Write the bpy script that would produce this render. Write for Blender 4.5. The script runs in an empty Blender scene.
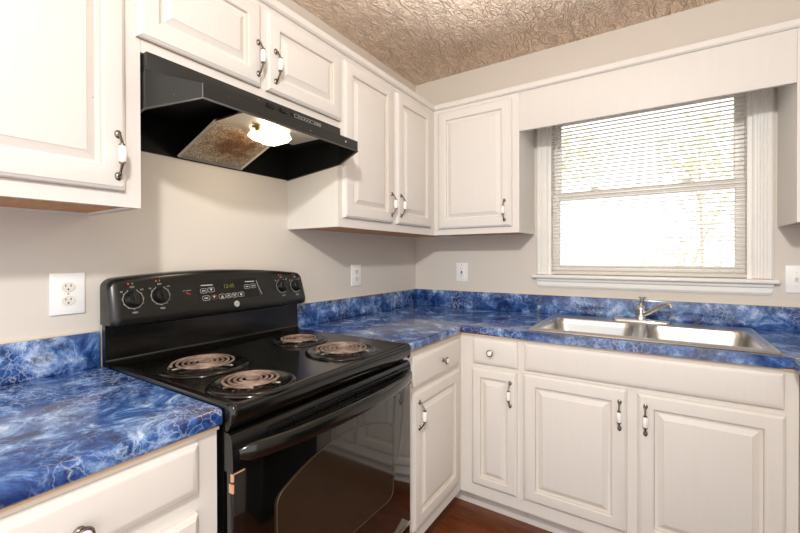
import bpy, bmesh, math, random
from mathutils import Vector, Matrix
random.seed(7)
SC = bpy.context.scene
COL = SC.collection
PI = math.pi

# ------------------------------------------------------------------ camera
F_PX = 399.2
cam_d = bpy.data.cameras.new('camera')
cam = bpy.data.objects.new('camera', cam_d)
COL.objects.link(cam)
cam_d.sensor_width = 36.0
cam_d.lens = F_PX / 800 * 36.0
cam_d.shift_x = 6.8 / 800
cam_d.shift_y = -7.3 / 800
yaw, pitch, roll = 0.5902, -0.0059, -0.0028
fw = Vector((-math.sin(yaw) * math.cos(pitch), math.cos(yaw) * math.cos(pitch), math.sin(pitch)))
r0 = Vector((math.cos(yaw), math.sin(yaw), 0))
u0 = r0.cross(fw)
rt = r0 * math.cos(roll) + u0 * math.sin(roll)
up = -r0 * math.sin(roll) + u0 * math.cos(roll)
cm = Matrix((rt, up, -fw)).transposed().to_4x4()
cm.translation = Vector((1.4332, -2.4264, 1.2442))
cam.matrix_world = cm
cam_d.clip_start = 0.02
SC.camera = cam

# ------------------------------------------------------------------ world, lights, exposure
w = bpy.data.worlds.new('sky')
SC.world = w
w.use_nodes = True
bg = w.node_tree.nodes['Background']
bg.inputs[0].default_value = (1.0, 0.99, 0.98, 1)
bg.inputs[1].default_value = 2.15
fl = bpy.data.lights.new('flash', 'POINT')
fl.energy = 44
fl.use_nodes = True
_fo = fl.node_tree.nodes.new('ShaderNodeLightFalloff')
_fo.inputs['Strength'].default_value = 1.0
fl.node_tree.links.new(_fo.outputs['Linear'], fl.node_tree.nodes['Emission'].inputs['Strength'])
fl.color = (1.0, 0.98, 0.955)
fl.shadow_soft_size = 0.05
flo = bpy.data.objects.new('flash', fl)
COL.objects.link(flo)
flo.location = (1.5, -2.7, 2.08)
bn = bpy.data.lights.new('ceiling_fill', 'SPOT')     # added unseen fill spot, pointed up to brighten the ceiling
bn.energy = 26
bn.color = (1.0, 0.98, 0.955)
bn.spot_size = math.radians(128)
bn.spot_blend = 0.35
bn.shadow_soft_size = 0.08
bno = bpy.data.objects.new('ceiling_fill', bn)
COL.objects.link(bno)
bno.location = (1.0, -1.15, 1.93)
bno.rotation_euler = (math.radians(180), 0, 0)
vs = SC.view_settings
vs.view_transform = 'Standard'
vs.look = 'None'
vs.gamma = 1
vs.use_curve_mapping = False
vs.exposure = -0.04
SC.cycles.max_bounces = 10
SC.cycles.diffuse_bounces = 6
SC.cycles.transparent_max_bounces = 24
SC.cycles.caustics_reflective = False
SC.cycles.caustics_refractive = False
SC.cycles.use_denoising = True

# ------------------------------------------------------------------ material helpers
def lin(c):
    o = []
    for v in c:
        v = v / 255
        o.append(v / 12.92 if v <= 0.04045 else ((v + 0.055) / 1.055) ** 2.4)
    return (o[0], o[1], o[2], 1)

def mat(name, c, rough=0.5, metal=0.0, spec=0.5, coat=0.0, emit=None, estr=0, trans=0):
    m = bpy.data.materials.new(name)
    m.use_nodes = True
    b = m.node_tree.nodes['Principled BSDF']
    b.inputs['Base Color'].default_value = lin(c)
    b.inputs['Roughness'].default_value = rough
    b.inputs['Metallic'].default_value = metal
    b.inputs['Specular IOR Level'].default_value = spec
    b.inputs['Coat Weight'].default_value = coat
    b.inputs['Coat Roughness'].default_value = 0.06
    if emit:
        b.inputs['Emission Color'].default_value = lin(emit)
        b.inputs['Emission Strength'].default_value = estr
    return m

class NT:
    def __init__(s, m):
        s.t = m.node_tree
        s.b = s.t.nodes['Principled BSDF']
        s.tc = s.t.nodes.new('ShaderNodeTexCoord')
    def n(s, typ, **kw):
        nd = s.t.nodes.new(typ)
        for k, v in kw.items():
            if k in nd.inputs:
                nd.inputs[k].default_value = v
            else:
                setattr(nd, k, v)
        return nd
    def l(s, a, b):
        s.t.links.new(a, b)
    def noise(s, scale, detail=4, rough=0.5, dist=0.0, vec=None):
        nd = s.n('ShaderNodeTexNoise', Scale=scale, Detail=detail, Roughness=rough, Distortion=dist)
        s.l(vec or s.tc.outputs['Object'], nd.inputs['Vector'])
        return nd.outputs['Fac']
    def mapping(s, scale=(1, 1, 1), rot=(0, 0, 0)):
        nd = s.n('ShaderNodeMapping')
        nd.inputs['Scale'].default_value = scale
        nd.inputs['Rotation'].default_value = rot
        s.l(s.tc.outputs['Object'], nd.inputs['Vector'])
        return nd.outputs['Vector']
    def ramp(s, fac, stops):
        nd = s.n('ShaderNodeValToRGB')
        e = nd.color_ramp.elements
        while len(e) < len(stops):
            e.new(0.5)
        for i, (p, c) in enumerate(stops):
            e[i].position = p
            e[i].color = c if len(c) == 4 else lin(c)
        s.l(fac, nd.inputs['Fac'])
        return nd.outputs['Color']
    def mix(s, fac, a, b, typ='MIX'):
        nd = s.n('ShaderNodeMix', data_type='RGBA', blend_type=typ)
        if isinstance(fac, (int, float)):
            nd.inputs[0].default_value = fac
        else:
            s.l(fac, nd.inputs[0])
        for k, v in ((6, a), (7, b)):
            if isinstance(v, tuple):
                nd.inputs[k].default_value = v if len(v) == 4 else lin(v)
            else:
                s.l(v, nd.inputs[k])
        return nd.outputs[2]
    def math(s, op, a, b=0.0):
        nd = s.n('ShaderNodeMath', operation=op)
        for k, v in ((0, a), (1, b)):
            if isinstance(v, (int, float)):
                nd.inputs[k].default_value = v
            else:
                s.l(v, nd.inputs[k])
        return nd.outputs[0]
    def bump(s, h, strength=0.3, dist=0.01):
        nd = s.n('ShaderNodeBump', Strength=strength, Distance=dist)
        s.l(h, nd.inputs['Height'])
        s.l(nd.outputs[0], s.b.inputs['Normal'])
    def color(s, c):
        s.l(c, s.b.inputs['Base Color'])

W1, W0 = (1, 1, 1, 1), (0, 0, 0, 1)

def m_paint():
    m = mat('cream_cabinet_paint', (230, 225, 217), 0.48, spec=0.35)
    k = NT(m)
    st = k.noise(9, 3, 0.5, 0, k.mapping((6, 6, 0.6)))
    base = k.mix(st, (223, 219, 213), (219, 214, 207))
    ch = k.noise(34, 3, 0.6)
    chip = k.ramp(ch, [(0.0, W0), (0.765, W0), (0.78, W1), (1, W1)])
    k.color(k.mix(chip, base, (150, 122, 92)))
    k.bump(st, 0.06, 0.003)
    return m

def m_wall():
    m = mat('greige_wall_paint', (214, 206, 195), 0.6, spec=0.3)
    k = NT(m)
    n = k.noise(120, 3)
    k.bump(n, 0.05, 0.002)
    return m

def m_ceiling():
    m = mat('tan_stomped_ceiling_plaster', (236, 212, 188), 0.6, spec=0.35)
    k = NT(m)
    def strokes(rot, sc, off):
        mp = k.n('ShaderNodeMapping')
        mp.inputs['Scale'].default_value = (1.0, 0.42, 1.0)
        mp.inputs['Rotation'].default_value = (0, 0, rot)
        mp.inputs['Location'].default_value = (off, off * 1.7, 0)
        k.l(k.tc.outputs['Object'], mp.inputs['Vector'])
        nz = k.noise(sc, 2, 0.5, 1.2, mp.outputs[0])
        a = k.math('ABSOLUTE', k.math('SUBTRACT', nz, 0.5))
        r = k.math('SUBTRACT', 1.0, k.math('MULTIPLY', a, 16.0))
        return k.math('MAXIMUM', r, 0.0)
    s1 = strokes(0.4, 17, 0.0)
    s2 = strokes(1.9, 18, 3.1)
    s3 = strokes(-0.7, 20, 7.7)
    msk = k.noise(9, 2)
    h = k.math('MAXIMUM', k.math('MULTIPLY', s1, msk), k.math('MULTIPLY', s2, k.math('SUBTRACT', 1.05, msk)))
    h = k.math('MAXIMUM', h, k.math('MULTIPLY', s3, 0.4))
    h = k.math('ADD', h, k.math('MULTIPLY', k.noise(70, 3), 0.25))
    k.bump(h, 1.0, 0.015)
    c = k.ramp(k.noise(1.7, 2), [(0.3, (234, 210, 187)), (0.7, (242, 224, 206))])
    k.color(c)
    return m

def m_floor():
    m = mat('dark_wood_floor', (92, 48, 24), 0.28)
    k = NT(m)
    br = k.n('ShaderNodeTexBrick', Scale=1.0)
    br.offset = 0.37
    br.inputs['Brick Width'].default_value = 1.1
    br.inputs['Row Height'].default_value = 0.085
    br.inputs['Mortar Size'].default_value = 0.0012
    br.inputs['Color1'].default_value = lin((104, 52, 26))
    br.inputs['Color2'].default_value = lin((78, 38, 20))
    br.inputs['Mortar'].default_value = lin((25, 13, 8))
    k.l(k.tc.outputs['Object'], br.inputs['Vector'])
    g = k.noise(7, 5, 0.6, 0.5, k.mapping((1.0, 12, 1)))
    gc = k.ramp(g, [(0.3, (70, 34, 18)), (0.7, (150, 84, 44))])
    base = k.mix(0.5, br.outputs['Color'], gc)
    sp = k.ramp(k.noise(60, 2, 0.5), [(0.0, W0), (0.74, W0), (0.755, W1), (1, W1)])
    k.color(k.mix(sp, base, (205, 195, 180)))
    return m

def m_laminate(name='blue_marbled_laminate'):
    m = mat(name, (40, 70, 130), 0.13, spec=0.75)
    k = NT(m)
    n1 = k.noise(10.0, 15, 0.74, 0.5)
    c1 = k.ramp(n1, [(0.33, (12, 24, 62)), (0.42, (28, 58, 118)), (0.50, (55, 92, 152)), (0.57, (120, 152, 200)), (0.66, (216, 226, 242))])
    # lacy white crackle round darker cells
    wob = k.n('ShaderNodeTexNoise', Scale=14.0, Detail=6.0)
    k.l(k.tc.outputs['Object'], wob.inputs['Vector'])
    va = k.n('ShaderNodeVectorMath', operation='MULTIPLY_ADD')
    va.inputs[1].default_value = (0.12, 0.12, 0.12)
    k.l(wob.outputs['Color'], va.inputs[0]); k.l(k.tc.outputs['Object'], va.inputs[2])
    vo = k.n('ShaderNodeTexVoronoi', feature='DISTANCE_TO_EDGE', Scale=38.0)
    k.l(va.outputs[0], vo.inputs['Vector'])
    lace = k.ramp(vo.outputs['Distance'], [(0.0, W1), (0.03, (150, 150, 150)), (0.11, W0)])
    patch = k.ramp(k.noise(7.0, 4), [(0.47, W0), (0.62, W1)])
    vm = k.math('MULTIPLY', k.math('MULTIPLY', lace, patch), 0.6)
    n3 = k.noise(13, 8, 0.7, 0.4)
    dk = k.ramp(n3, [(0.50, W0), (0.62, W1)])
    c2 = k.mix(k.math('MULTIPLY', dk, 0.8), c1, (14, 28, 70))
    c3 = k.mix(vm, c2, (206, 218, 240))
    k.color(c3)
    return m

def m_steel(name='brushed_stainless_steel', c=(200, 198, 194), rough=0.28):
    m = mat(name, c, rough, metal=1.0)
    k = NT(m)
    n = k.noise(30, 3, 0.6, 0, k.mapping((1, 40, 40)))
    k.bump(n, 0.05, 0.001)
    return m

def m_filter():
    m = mat('greasy_filter_mesh', (150, 125, 95), 0.5, metal=0.3)
    k = NT(m)
    ck = k.n('ShaderNodeTexVoronoi', Scale=150.0)
    k.l(k.tc.outputs['Object'], ck.inputs['Vector'])
    # grease stain in the middle of the mesh
    vd = k.n('ShaderNodeVectorMath', operation='DISTANCE')
    vd.inputs[1].default_value = (0.15, 0.01, 0.055)
    k.l(k.tc.outputs['Object'], vd.inputs[0])
    nz = k.noise(26, 5, 0.65, 0.3)
    f = k.math('ADD', k.math('MULTIPLY', vd.outputs['Value'], 3.6), k.math('MULTIPLY', nz, 0.9))
    cc = k.ramp(f, [(0.45, (112, 70, 36)), (0.62, (150, 104, 64)), (0.78, (196, 172, 138)), (0.95, (222, 212, 192))])
    hole = k.ramp(ck.outputs['Distance'], [(0.15, (255, 250, 240)), (0.45, (90, 76, 60))])
    k.color(k.mix(0.7, cc, hole, 'MULTIPLY'))
    k.bump(ck.outputs['Distance'], 0.6, 0.003)
    return m

def m_coil():
    m = mat('rusty_burner_coil', (150, 120, 105), 0.55, metal=0.35)
    k = NT(m)
    n = k.noise(28, 4, 0.6)
    k.color(k.ramp(n, [(0.3, (98, 80, 70)), (0.5, (140, 118, 105)), (0.7, (172, 152, 138))]))
    return m

def m_black_scuffed():
    m = mat('black_painted_steel', (26, 26, 24), 0.42)
    k = NT(m)
    sp = k.ramp(k.noise(85, 2, 0.5), [(0.0, W0), (0.75, W0), (0.765, W1), (1, W1)])
    k.color(k.mix(sp, (30, 30, 28), (170, 165, 155)))
    return m

def m_leaf(a, b):
    m = mat('pale_sunlit_leaves', a, 0.6)
    k = NT(m)
    k.color(k.ramp(k.noise(3, 3), [(0.3, a), (0.7, b)]))
    return m

def m_glass():
    m = bpy.data.materials.new('window_glass')
    m.use_nodes = True
    t = m.node_tree
    t.nodes.clear()
    o = t.nodes.new('ShaderNodeOutputMaterial')
    a = t.nodes.new('ShaderNodeBsdfTransparent')
    g = t.nodes.new('ShaderNodeBsdfGlossy')
    g.inputs['Roughness'].default_value = 0.02
    f = t.nodes.new('ShaderNodeFresnel')
    f.inputs[0].default_value = 1.35
    x = t.nodes.new('ShaderNodeMixShader')
    t.links.new(f.outputs[0], x.inputs[0])
    t.links.new(a.outputs[0], x.inputs[1])
    t.links.new(g.outputs[0], x.inputs[2])
    t.links.new(x.outputs[0], o.inputs[0])
    return m

def m_wood_raw():
    m = mat('bare_wood', (196, 146, 98), 0.6)
    k = NT(m)
    g = k.noise(8, 4, 0.6, 0.3, k.mapping((10, 1, 10)))
    k.color(k.ramp(g, [(0.3, (196, 134, 80)), (0.7, (226, 172, 118))]))
    return m

PAINT = m_paint()
WALL = m_wall()
CEIL = m_ceiling()
FLOOR = m_floor()
LAM = m_laminate()
STEEL = m_steel()
CHROME = mat('chrome', (222, 222, 220), 0.08, metal=1)
FILTER = m_filter()
COIL = m_coil()
HOODBLK = m_black_scuffed()
BLACK = mat('black_porcelain_enamel', (13, 13, 11), 0.16, spec=0.55)
BLACKTOP = mat('black_cooktop_enamel', (13, 13, 11), 0.13, spec=0.55)
BGLASS = mat('black_oven_glass', (8, 8, 7), 0.05, spec=0.9)
OVENWIN = mat('smoked_oven_window', (36, 31, 23), 0.06, spec=1.0)
MATTE = mat('matte_black_cavity', (9, 9, 8), 0.6, spec=0.2)
BPLAS = mat('black_plastic', (17, 17, 16), 0.32)
DISPB = mat('black_display_plastic', (7, 7, 7), 0.2)
WPRINT = mat('white_print', (168, 168, 163), 0.5)
DIMRED = mat('dim_red_print', (120, 62, 55), 0.5)
RPRINT = mat('red_print', (190, 45, 40), 0.5)
CLOCKE = mat('lit_clock_digits', (90, 90, 30), 0.5, emit=(140, 140, 60), estr=0.16)
WOOD = m_wood_raw()
NICKEL = mat('antique_nickel', (136, 129, 120), 0.25, metal=1)
PORC = mat('white_porcelain', (246, 245, 242), 0.12, coat=0.5)
WTRIM = mat('white_trim_paint', (236, 233, 227), 0.35)
PLATE = mat('white_plastic_plate', (240, 239, 235), 0.3)
ALMOND = mat('ivory_receptacle', (226, 220, 208), 0.35)
DARK = mat('dark_slot', (40, 34, 30), 0.7)
REDB = mat('red_button', (180, 50, 40), 0.4)
BLKB = mat('black_button', (30, 28, 28), 0.4)
BLIND = mat('white_blind_vinyl', (246, 244, 239), 0.45)
_t = BLIND.node_tree
_tr = _t.nodes.new('ShaderNodeBsdfTranslucent'); _tr.inputs[0].default_value = lin((250, 248, 243))
_mx = _t.nodes.new('ShaderNodeMixShader'); _mx.inputs[0].default_value = 0.55
_t.links.new(_t.nodes['Principled BSDF'].outputs[0], _mx.inputs[1]); _t.links.new(_tr.outputs[0], _mx.inputs[2])
_t.links.new(_mx.outputs[0], _t.nodes['Material Output'].inputs['Surface'])
GLASS = m_glass()
GROOVE = mat('darker_cream_paint', (206, 194, 178), 0.5)  # darker tan cream for the steep groove wall of panel doors
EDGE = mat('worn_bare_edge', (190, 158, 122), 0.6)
SUBS = mat('particleboard_edge', (208, 180, 148), 0.7)
CAULK = mat('cream_caulk', (218, 206, 186), 0.6)
ALU = mat('aluminium_frame', (205, 198, 186), 0.35, metal=0.9)
LENS = mat('lit_lamp_lens', (255, 250, 235), 0.4, emit=(255, 238, 204), estr=3.2)
PEACH = mat('peeled_trim', (205, 160, 125), 0.6)
BARK = mat('bark', (196, 184, 166), 0.8)
LEAF = m_leaf((212, 215, 186), (230, 231, 208))
LEAF2 = m_leaf((212, 212, 190), (230, 228, 212))
GROUND_BOUNCE = mat('pale_bounce_ground', (232, 230, 225), 0.9)  # unseen ground, made pale to bounce light onto the blind slats
SIDING = mat('white_house_siding', (246, 245, 243), 0.7)
ROOFM = mat('pale_grey_shingles', (214, 212, 208), 0.8)

# ------------------------------------------------------------------ mesh helpers
class MB:
    def __init__(s):
        s.v = []; s.f = []; s.m = []
    def add(s, vs_, fs, mi=0):
        o = len(s.v)
        s.v += [tuple(p) for p in vs_]
        for k, f in enumerate(fs):
            s.f.append(tuple(i + o for i in f))
            s.m.append(mi[k] if isinstance(mi, list) else mi)
        return s
    def box(s, lo, hi, mi=0, bev=0.0, seg=2):
        if bev <= 0:
            x0, y0, z0 = lo; x1, y1, z1 = hi
            vv = [(x0, y0, z0), (x1, y0, z0), (x1, y1, z0), (x0, y1, z0), (x0, y0, z1), (x1, y0, z1), (x1, y1, z1), (x0, y1, z1)]
            ff = [(0, 3, 2, 1), (4, 5, 6, 7), (0, 1, 5, 4), (1, 2, 6, 5), (2, 3, 7, 6), (3, 0, 4, 7)]
            return s.add(vv, ff, mi)
        b = bmesh.new()
        bmesh.ops.create_cube(b, size=1)
        for v in b.verts:
            v.co = Vector([lo[i] + (hi[i] - lo[i]) * (v.co[i] + 0.5) for i in range(3)])
        bmesh.ops.bevel(b, geom=b.edges[:], offset=bev, segments=seg, affect='EDGES', profile=0.5)
        return s.bm(b, mi)
    def bm(s, b, mi=0):
        b.verts.index_update()
        s.add([v.co[:] for v in b.verts], [[v.index for v in f.verts] for f in b.faces], mi)
        b.free()
        return s
    def loft(s, rings, mi=0, closed=True, cap0=False, cap1=False):
        n = len(rings[0])
        vv = [p for r in rings for p in r]
        ff = []
        for i in range(len(rings) - 1):
            for j in range(n if closed else n - 1):
                k = (j + 1) % n
                ff.append((i * n + j, i * n + k, (i + 1) * n + k, (i + 1) * n + j))
        if cap0: ff.append(tuple(reversed(range(n))))
        if cap1: ff.append(tuple(range((len(rings) - 1) * n, len(rings) * n)))
        return s.add(vv, ff, mi)
    def lathe(s, prof, c, axis='z', n=24, mi=0, sx=1.0, sy=1.0):
        # prof: (radius, height) pairs along the axis direction
        rings = []
        for r, h in prof:
            ring = []
            for i in range(n):
                a = 2 * PI * i / n
                p, q = r * math.cos(a) * sx, r * math.sin(a) * sy
                if axis == 'z': ring.append((c[0] + p, c[1] + q, c[2] + h))
                elif axis == '-y': ring.append((c[0] + p, c[1] - h, c[2] + q))
                elif axis == 'x': ring.append((c[0] + h, c[1] + p, c[2] + q))
            rings.append(ring)
        return s.loft(rings, mi, True, True, True)
    def tube(s, pts, r, n=10, mi=0, cap=True, flat=1.0):
        pts = [Vector(p) for p in pts]
        rings = []
        up_ = None
        for i, p in enumerate(pts):
            t = (pts[min(i + 1, len(pts) - 1)] - pts[max(i - 1, 0)]).normalized()
            if up_ is None:
                up_ = Vector((0, 0, 1)) if abs(t.z) < 0.9 else Vector((1, 0, 0))
            a = t.cross(up_).normalized()
            b = a.cross(t).normalized()
            up_ = b
            rr = r[i] if isinstance(r, (list, tuple)) else r
            rings.append([p + a * rr * math.cos(2 * PI * k / n) + b * rr * flat * math.sin(2 * PI * k / n) for k in range(n)])
        return s.loft(rings, mi, True, cap, cap)
    def build(s, name, mats, parent=None, smooth=35, loc=None, rotz=None):
        me = bpy.data.meshes.new(name)
        me.from_pydata(s.v, [], s.f)
        if not isinstance(mats, (list, tuple)): mats = [mats]
        for m in mats: me.materials.append(m)
        for p, i in zip(me.polygons, s.m): p.material_index = i
        b = bmesh.new(); b.from_mesh(me)
        bmesh.ops.recalc_face_normals(b, faces=b.faces[:])
        b.to_mesh(me); b.free()
        if smooth:
            for p in me.polygons: p.use_smooth = True
            me.set_sharp_from_angle(angle=math.radians(smooth))
        o = bpy.data.objects.new(name, me)
        COL.objects.link(o)
        if parent: o.parent = parent
        if loc: o.location = loc
        if rotz is not None: o.rotation_euler = (0, 0, rotz)
        return o

def thing(name, label, cat, loc, rotz=0, group=None):
    o = bpy.data.objects.new(name, None)
    COL.objects.link(o)
    o.empty_display_size = 0.05
    o.location = loc
    o.rotation_euler = (0, 0, rotz)
    o['label'] = label; o['category'] = cat
    if group: o['group'] = group
    return o

def tag(o, label, cat, group=None):
    o['label'] = label; o['category'] = cat
    if group: o['group'] = group
    return o

def struct(o):
    o['kind'] = 'structure'
    return o

def text_mesh(body, size, depth=0.0004):
    c = bpy.data.curves.new('t', 'FONT')
    c.body = body; c.size = size; c.align_x = 'CENTER'; c.align_y = 'CENTER'; c.extrude = depth
    c.resolution_u = 2
    o = bpy.data.objects.new('t', c)
    COL.objects.link(o)
    dg = bpy.context.evaluated_depsgraph_get()
    me = bpy.data.meshes.new_from_object(o.evaluated_get(dg))
    vv = [v.co.copy() for v in me.vertices]
    ff = [tuple(p.vertices) for p in me.polygons]
    bpy.data.objects.remove(o); bpy.data.curves.remove(c); bpy.data.meshes.remove(me)
    return vv, ff

# ------------------------------------------------------------------ measured sizes (metres; the corner of the two walls is the origin)
DU, ZU0, ZU1 = 0.308, 1.372, 2.122      # wall cabinets: depth, bottom, top of box
ZCR = 2.142                             # top of crown strip
ZC = 2.446
DB, DC, ZT = 0.619, 0.6386, 0.913       # base cabinet depth, counter depth, counter top
ZBS = 1.02
XR = 2.42                               # right wall
XRF = 1.809                             # face of the right run
HL, HR = -1.926, -1.164                 # hood bay
WX0, WX1, WZ0, WZ1 = 0.8874, 1.783, 1.13, 2.07   # window opening

# ------------------------------------------------------------------ setting
struct(MB().box((-0.1, -4.4, -0.05), (3.6, 0.1, 0)).build('floor', FLOOR, smooth=0))
struct(MB().box((-0.12, -3.5, ZC), (XR + 0.12, 0.12, ZC + 0.05)).build('ceiling', CEIL, smooth=0))
struct(MB().box((-0.12, -3.5, 0), (0, 0.12, ZC)).build('wall_left', WALL, smooth=0))
b = MB()
b.box((0, 0, 0), (WX0, 0.12, ZC)).box((WX1, 0, 0), (XR + 0.12, 0.12, ZC))
b.box((WX0, 0, 0), (WX1, 0.12, WZ0)).box((WX0, 0, WZ1), (WX1, 0.12, ZC))
struct(b.build('wall_back', WALL, smooth=0))
struct(MB().box((XR, -2.1, 0), (XR + 0.12, 0, ZC)).build('wall_right', WALL, smooth=0))

# window
win = bpy.data.objects.new('window_1', None)
COL.objects.link(win); win.location = (0, 0, 0); struct(win)
def fluted(x0, x1, z0, z1):
    m = MB()
    n = 26
    prof = []
    for i in range(n + 1):
        t = i / n
        x = x0 + (x1 - x0) * t
        d = 0.017
        if t < 0.12: d = 0.011 + 0.006 * (t / 0.12)
        elif t > 0.88: d = 0.011 + 0.006 * ((1 - t) / 0.12)
        elif 0.2 < t < 0.8: d = 0.017 - 0.0035 * abs(math.sin((t - 0.2) / 0.6 * PI * 4))
        prof.append((x, -d))
    prof = [(x0, 0)] + prof + [(x1, 0)]
    m.loft([[(x, y, z0) for x, y in prof], [(x, y, z1) for x, y in prof]], 0, True, True, True)
    return m
fluted(0.8276, WX0 + 0.004, 1.142, 2.09).build('casing', WTRIM, win, 25)
fluted(WX1 - 0.004, 1.8515, 1.142, 2.09).build('casing', WTRIM, win, 25)
MB().box((0.8276, -0.018, 2.09), (1.8515, 0, 2.14), bev=0.003).build('head_casing', WTRIM, win)
MB().box((0.806, -0.038, 1.119), (1.870, 0.06, 1.139), bev=0.006, seg=3).build('sill', WTRIM, win)
b = MB()
apr = [(0, 1.119), (-0.02, 1.119), (-0.018, 1.105), (-0.012, 1.098), (-0.012, 1.078), (-0.006, 1.066), (0, 1.066)]
b.loft([[(x + (0.004 if z < 1.09 else 0), y, z) for y, z in apr] if x < 1 else [(x - (0.006 if z < 1.09 else 0), y, z) for y, z in apr] for x in (0.83, 1.850)], 0, True, True, True)
b.build('apron', WTRIM, win, 20)
b = MB()   # jamb lining
b.box((WX0, 0.0, 1.139), (WX0 + 0.02, 0.12, WZ1)).box((WX1 - 0.02, 0.0, 1.139), (WX1, 0.12, WZ1))
b.box((WX0 + 0.02, 0.0, WZ1 - 0.02), (WX1 - 0.02, 0.12, WZ1)).box((WX0 + 0.02, 0.06, 1.13), (WX1 - 0.02, 0.12, 1.15))
b.build('jamb', WTRIM, win, 0)
def sash(name, y0, y1, z0, z1, gz0, gz1):
    X0, X1 = WX0 + 0.02, WX1 - 0.02
    g0, g1 = 0.945, 1.726
    m = MB()
    m.box((X0, y0, z0), (g0, y1, z1), bev=0.003).box((g1, y0, z0), (X1, y1, z1), bev=0.003)
    m.box((g0 - 0.002, y0, z0), (g1 + 0.002, y1, gz0), bev=0.003).box((g0 - 0.002, y0, gz1), (g1 + 0.002, y1, z1), bev=0.003)
    o = m.build(name, WTRIM, win)
    ym = (y0 + y1) / 2
    MB().box((g0, ym - 0.002, gz0), (g1, ym + 0.002, gz1)).build('pane', GLASS, o, 0)
    return o
sash('lower_sash', 0.042, 0.075, 1.142, 1.612, 1.192, 1.566)
sash('upper_sash', 0.080, 0.112, 1.575, 2.05, 1.612, 2.012)
for lx in (1.13, 1.545):
    b = MB()
    b.box((lx - 0.028, 0.046, 1.612), (lx + 0.028, 0.074, 1.618), bev=0.002)
    b.lathe([(0.013, 0), (0.013, 0.008), (0.004, 0.012)], (lx, 0.06, 1.617), 'z', 16)
    b.box((lx - 0.022, 0.05, 1.620), (lx + 0.004, 0.058, 1.627), bev=0.002)
    b.build('sash_lock', WTRIM, win)

# crown strips along the cabinet tops, continuous over several cabinets
def crown(pts, name):
    m = MB()
    prof = [(0.0, 2.108), (0.010, 2.108), (0.016, 2.114), (0.016, 2.136), (0.011, ZCR), (-0.3, ZCR), (-0.3, 2.122), (0.0, 2.122)]
    (x0, y0), (x1, y1), ax = pts
    r0_, r1_ = [], []
    for d, z in prof:
        if ax == 'left':
            r0_.append((DU + d, y0, z)); r1_.append((DU + d, y1 - d, z))
        else:
            r0_.append((x0 + d, -DU - d, z)); r1_.append((x1, -DU - d, z))
    m.loft([r0_, r1_], 0, True, True, True)
    return struct(m.build(name, PAINT, smooth=0))
crown(((0, -2.47), (0, -DU), 'left'), 'trim_1')
crown(((DU, 0), (XR, 0), 'back'), 'trim_2')

# ------------------------------------------------------------------ cabinets
def door_mesh(u0, u1, z0, z1, stile=0.055, raised=True):
    """Routed raised-panel door, front towards -y, back on y = 0."""
    if raised:
        rings = [(0, 0), (0, 0.009), (0.003, 0.0135), (0.006, 0.015), (0.0095, 0.0185), (0.013, 0.0195),
                 (stile - 0.006, 0.0195), (stile - 0.002, 0.0175), (stile + 0.001, 0.0105), (stile + 0.010, 0.0090),
                 (stile + 0.028, 0.0172), (stile + 0.029, 0.0186), (stile + 0.031, 0.0190)]
    else:
        rings = [(0, 0), (0, 0.009), (0.003, 0.0135), (0.007, 0.015), (0.013, 0.0185), (0.019, 0.0195)]
    m = MB()
    n = len(rings)
    vv = []
    for ins, d in rings:
        vv += [(u0 + ins, -d, z0 + ins), (u1 - ins, -d, z0 + ins), (u1 - ins, -d, z1 - ins), (u0 + ins, -d, z1 - ins)]
    ff, mi = [], []
    for i in range(n - 1):
        for j in range(4):
            k = (j + 1) % 4
            ff.append((i * 4 + j, i * 4 + k, i * 4 + 4 + k, i * 4 + 4 + j))
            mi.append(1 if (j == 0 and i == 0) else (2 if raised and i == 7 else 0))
    ff.append((3, 2, 1, 0)); mi.append(0)
    o = (n - 1) * 4
    ff.append((o, o + 1, o + 2, o + 3)); mi.append(0)
    m.add(vv, ff, mi)
    return m

def handle_mesh(u, z):
    y = -0.0195
    m = MB()
    for s in (-1, 1):
        zc = z + s * 0.0515
        # oval rosette
        m.lathe([(0.0002, 0.006), (0.005, 0.0055), (0.0085, 0.003), (0.0092, 0.0), (0.0002, 0.0)], (u, y, zc), '-y', 16, 0, 0.85, 1.15)
        pts = [(u, y - 0.003, zc), (u, y - 0.011, zc - s * 0.004), (u, y - 0.016, zc - s * 0.013), (u, y - 0.022, zc - s * 0.022), (u, y - 0.0245, z + s * 0.020)]
        m.tube(pts, [0.0045, 0.0036, 0.003, 0.0034, 0.0045], 8, 0)
        m.lathe([(0.0002, -0.0022), (0.0072, -0.0018), (0.0072, 0.0018), (0.0002, 0.0022)], (u, y - 0.0245, z + s * 0.0215), 'z', 14, 0)
    m.lathe([(0.0055, -0.0215), (0.0082, -0.014), (0.0089, 0), (0.0082, 0.014), (0.0055, 0.0215)], (u, y - 0.0245, z), 'z', 16, 1)
    return m

def knob_mesh(u, z):
    y = -0.0195
    m = MB()
    m.lathe([(0.009, 0), (0.008, 0.003), (0.0045, 0.006), (0.0045, 0.013), (0.013, 0.017), (0.0155, 0.021), (0.0145, 0.024), (0.0115, 0.0255), (0.011, 0.0245)], (u, y, z), '-y', 24, 0)
    m.lathe([(0.011, 0.024), (0.0095, 0.0268), (0.004, 0.0282), (0.0003, 0.0285)], (u, y, z), '-y', 24, 1)
    return m

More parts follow.
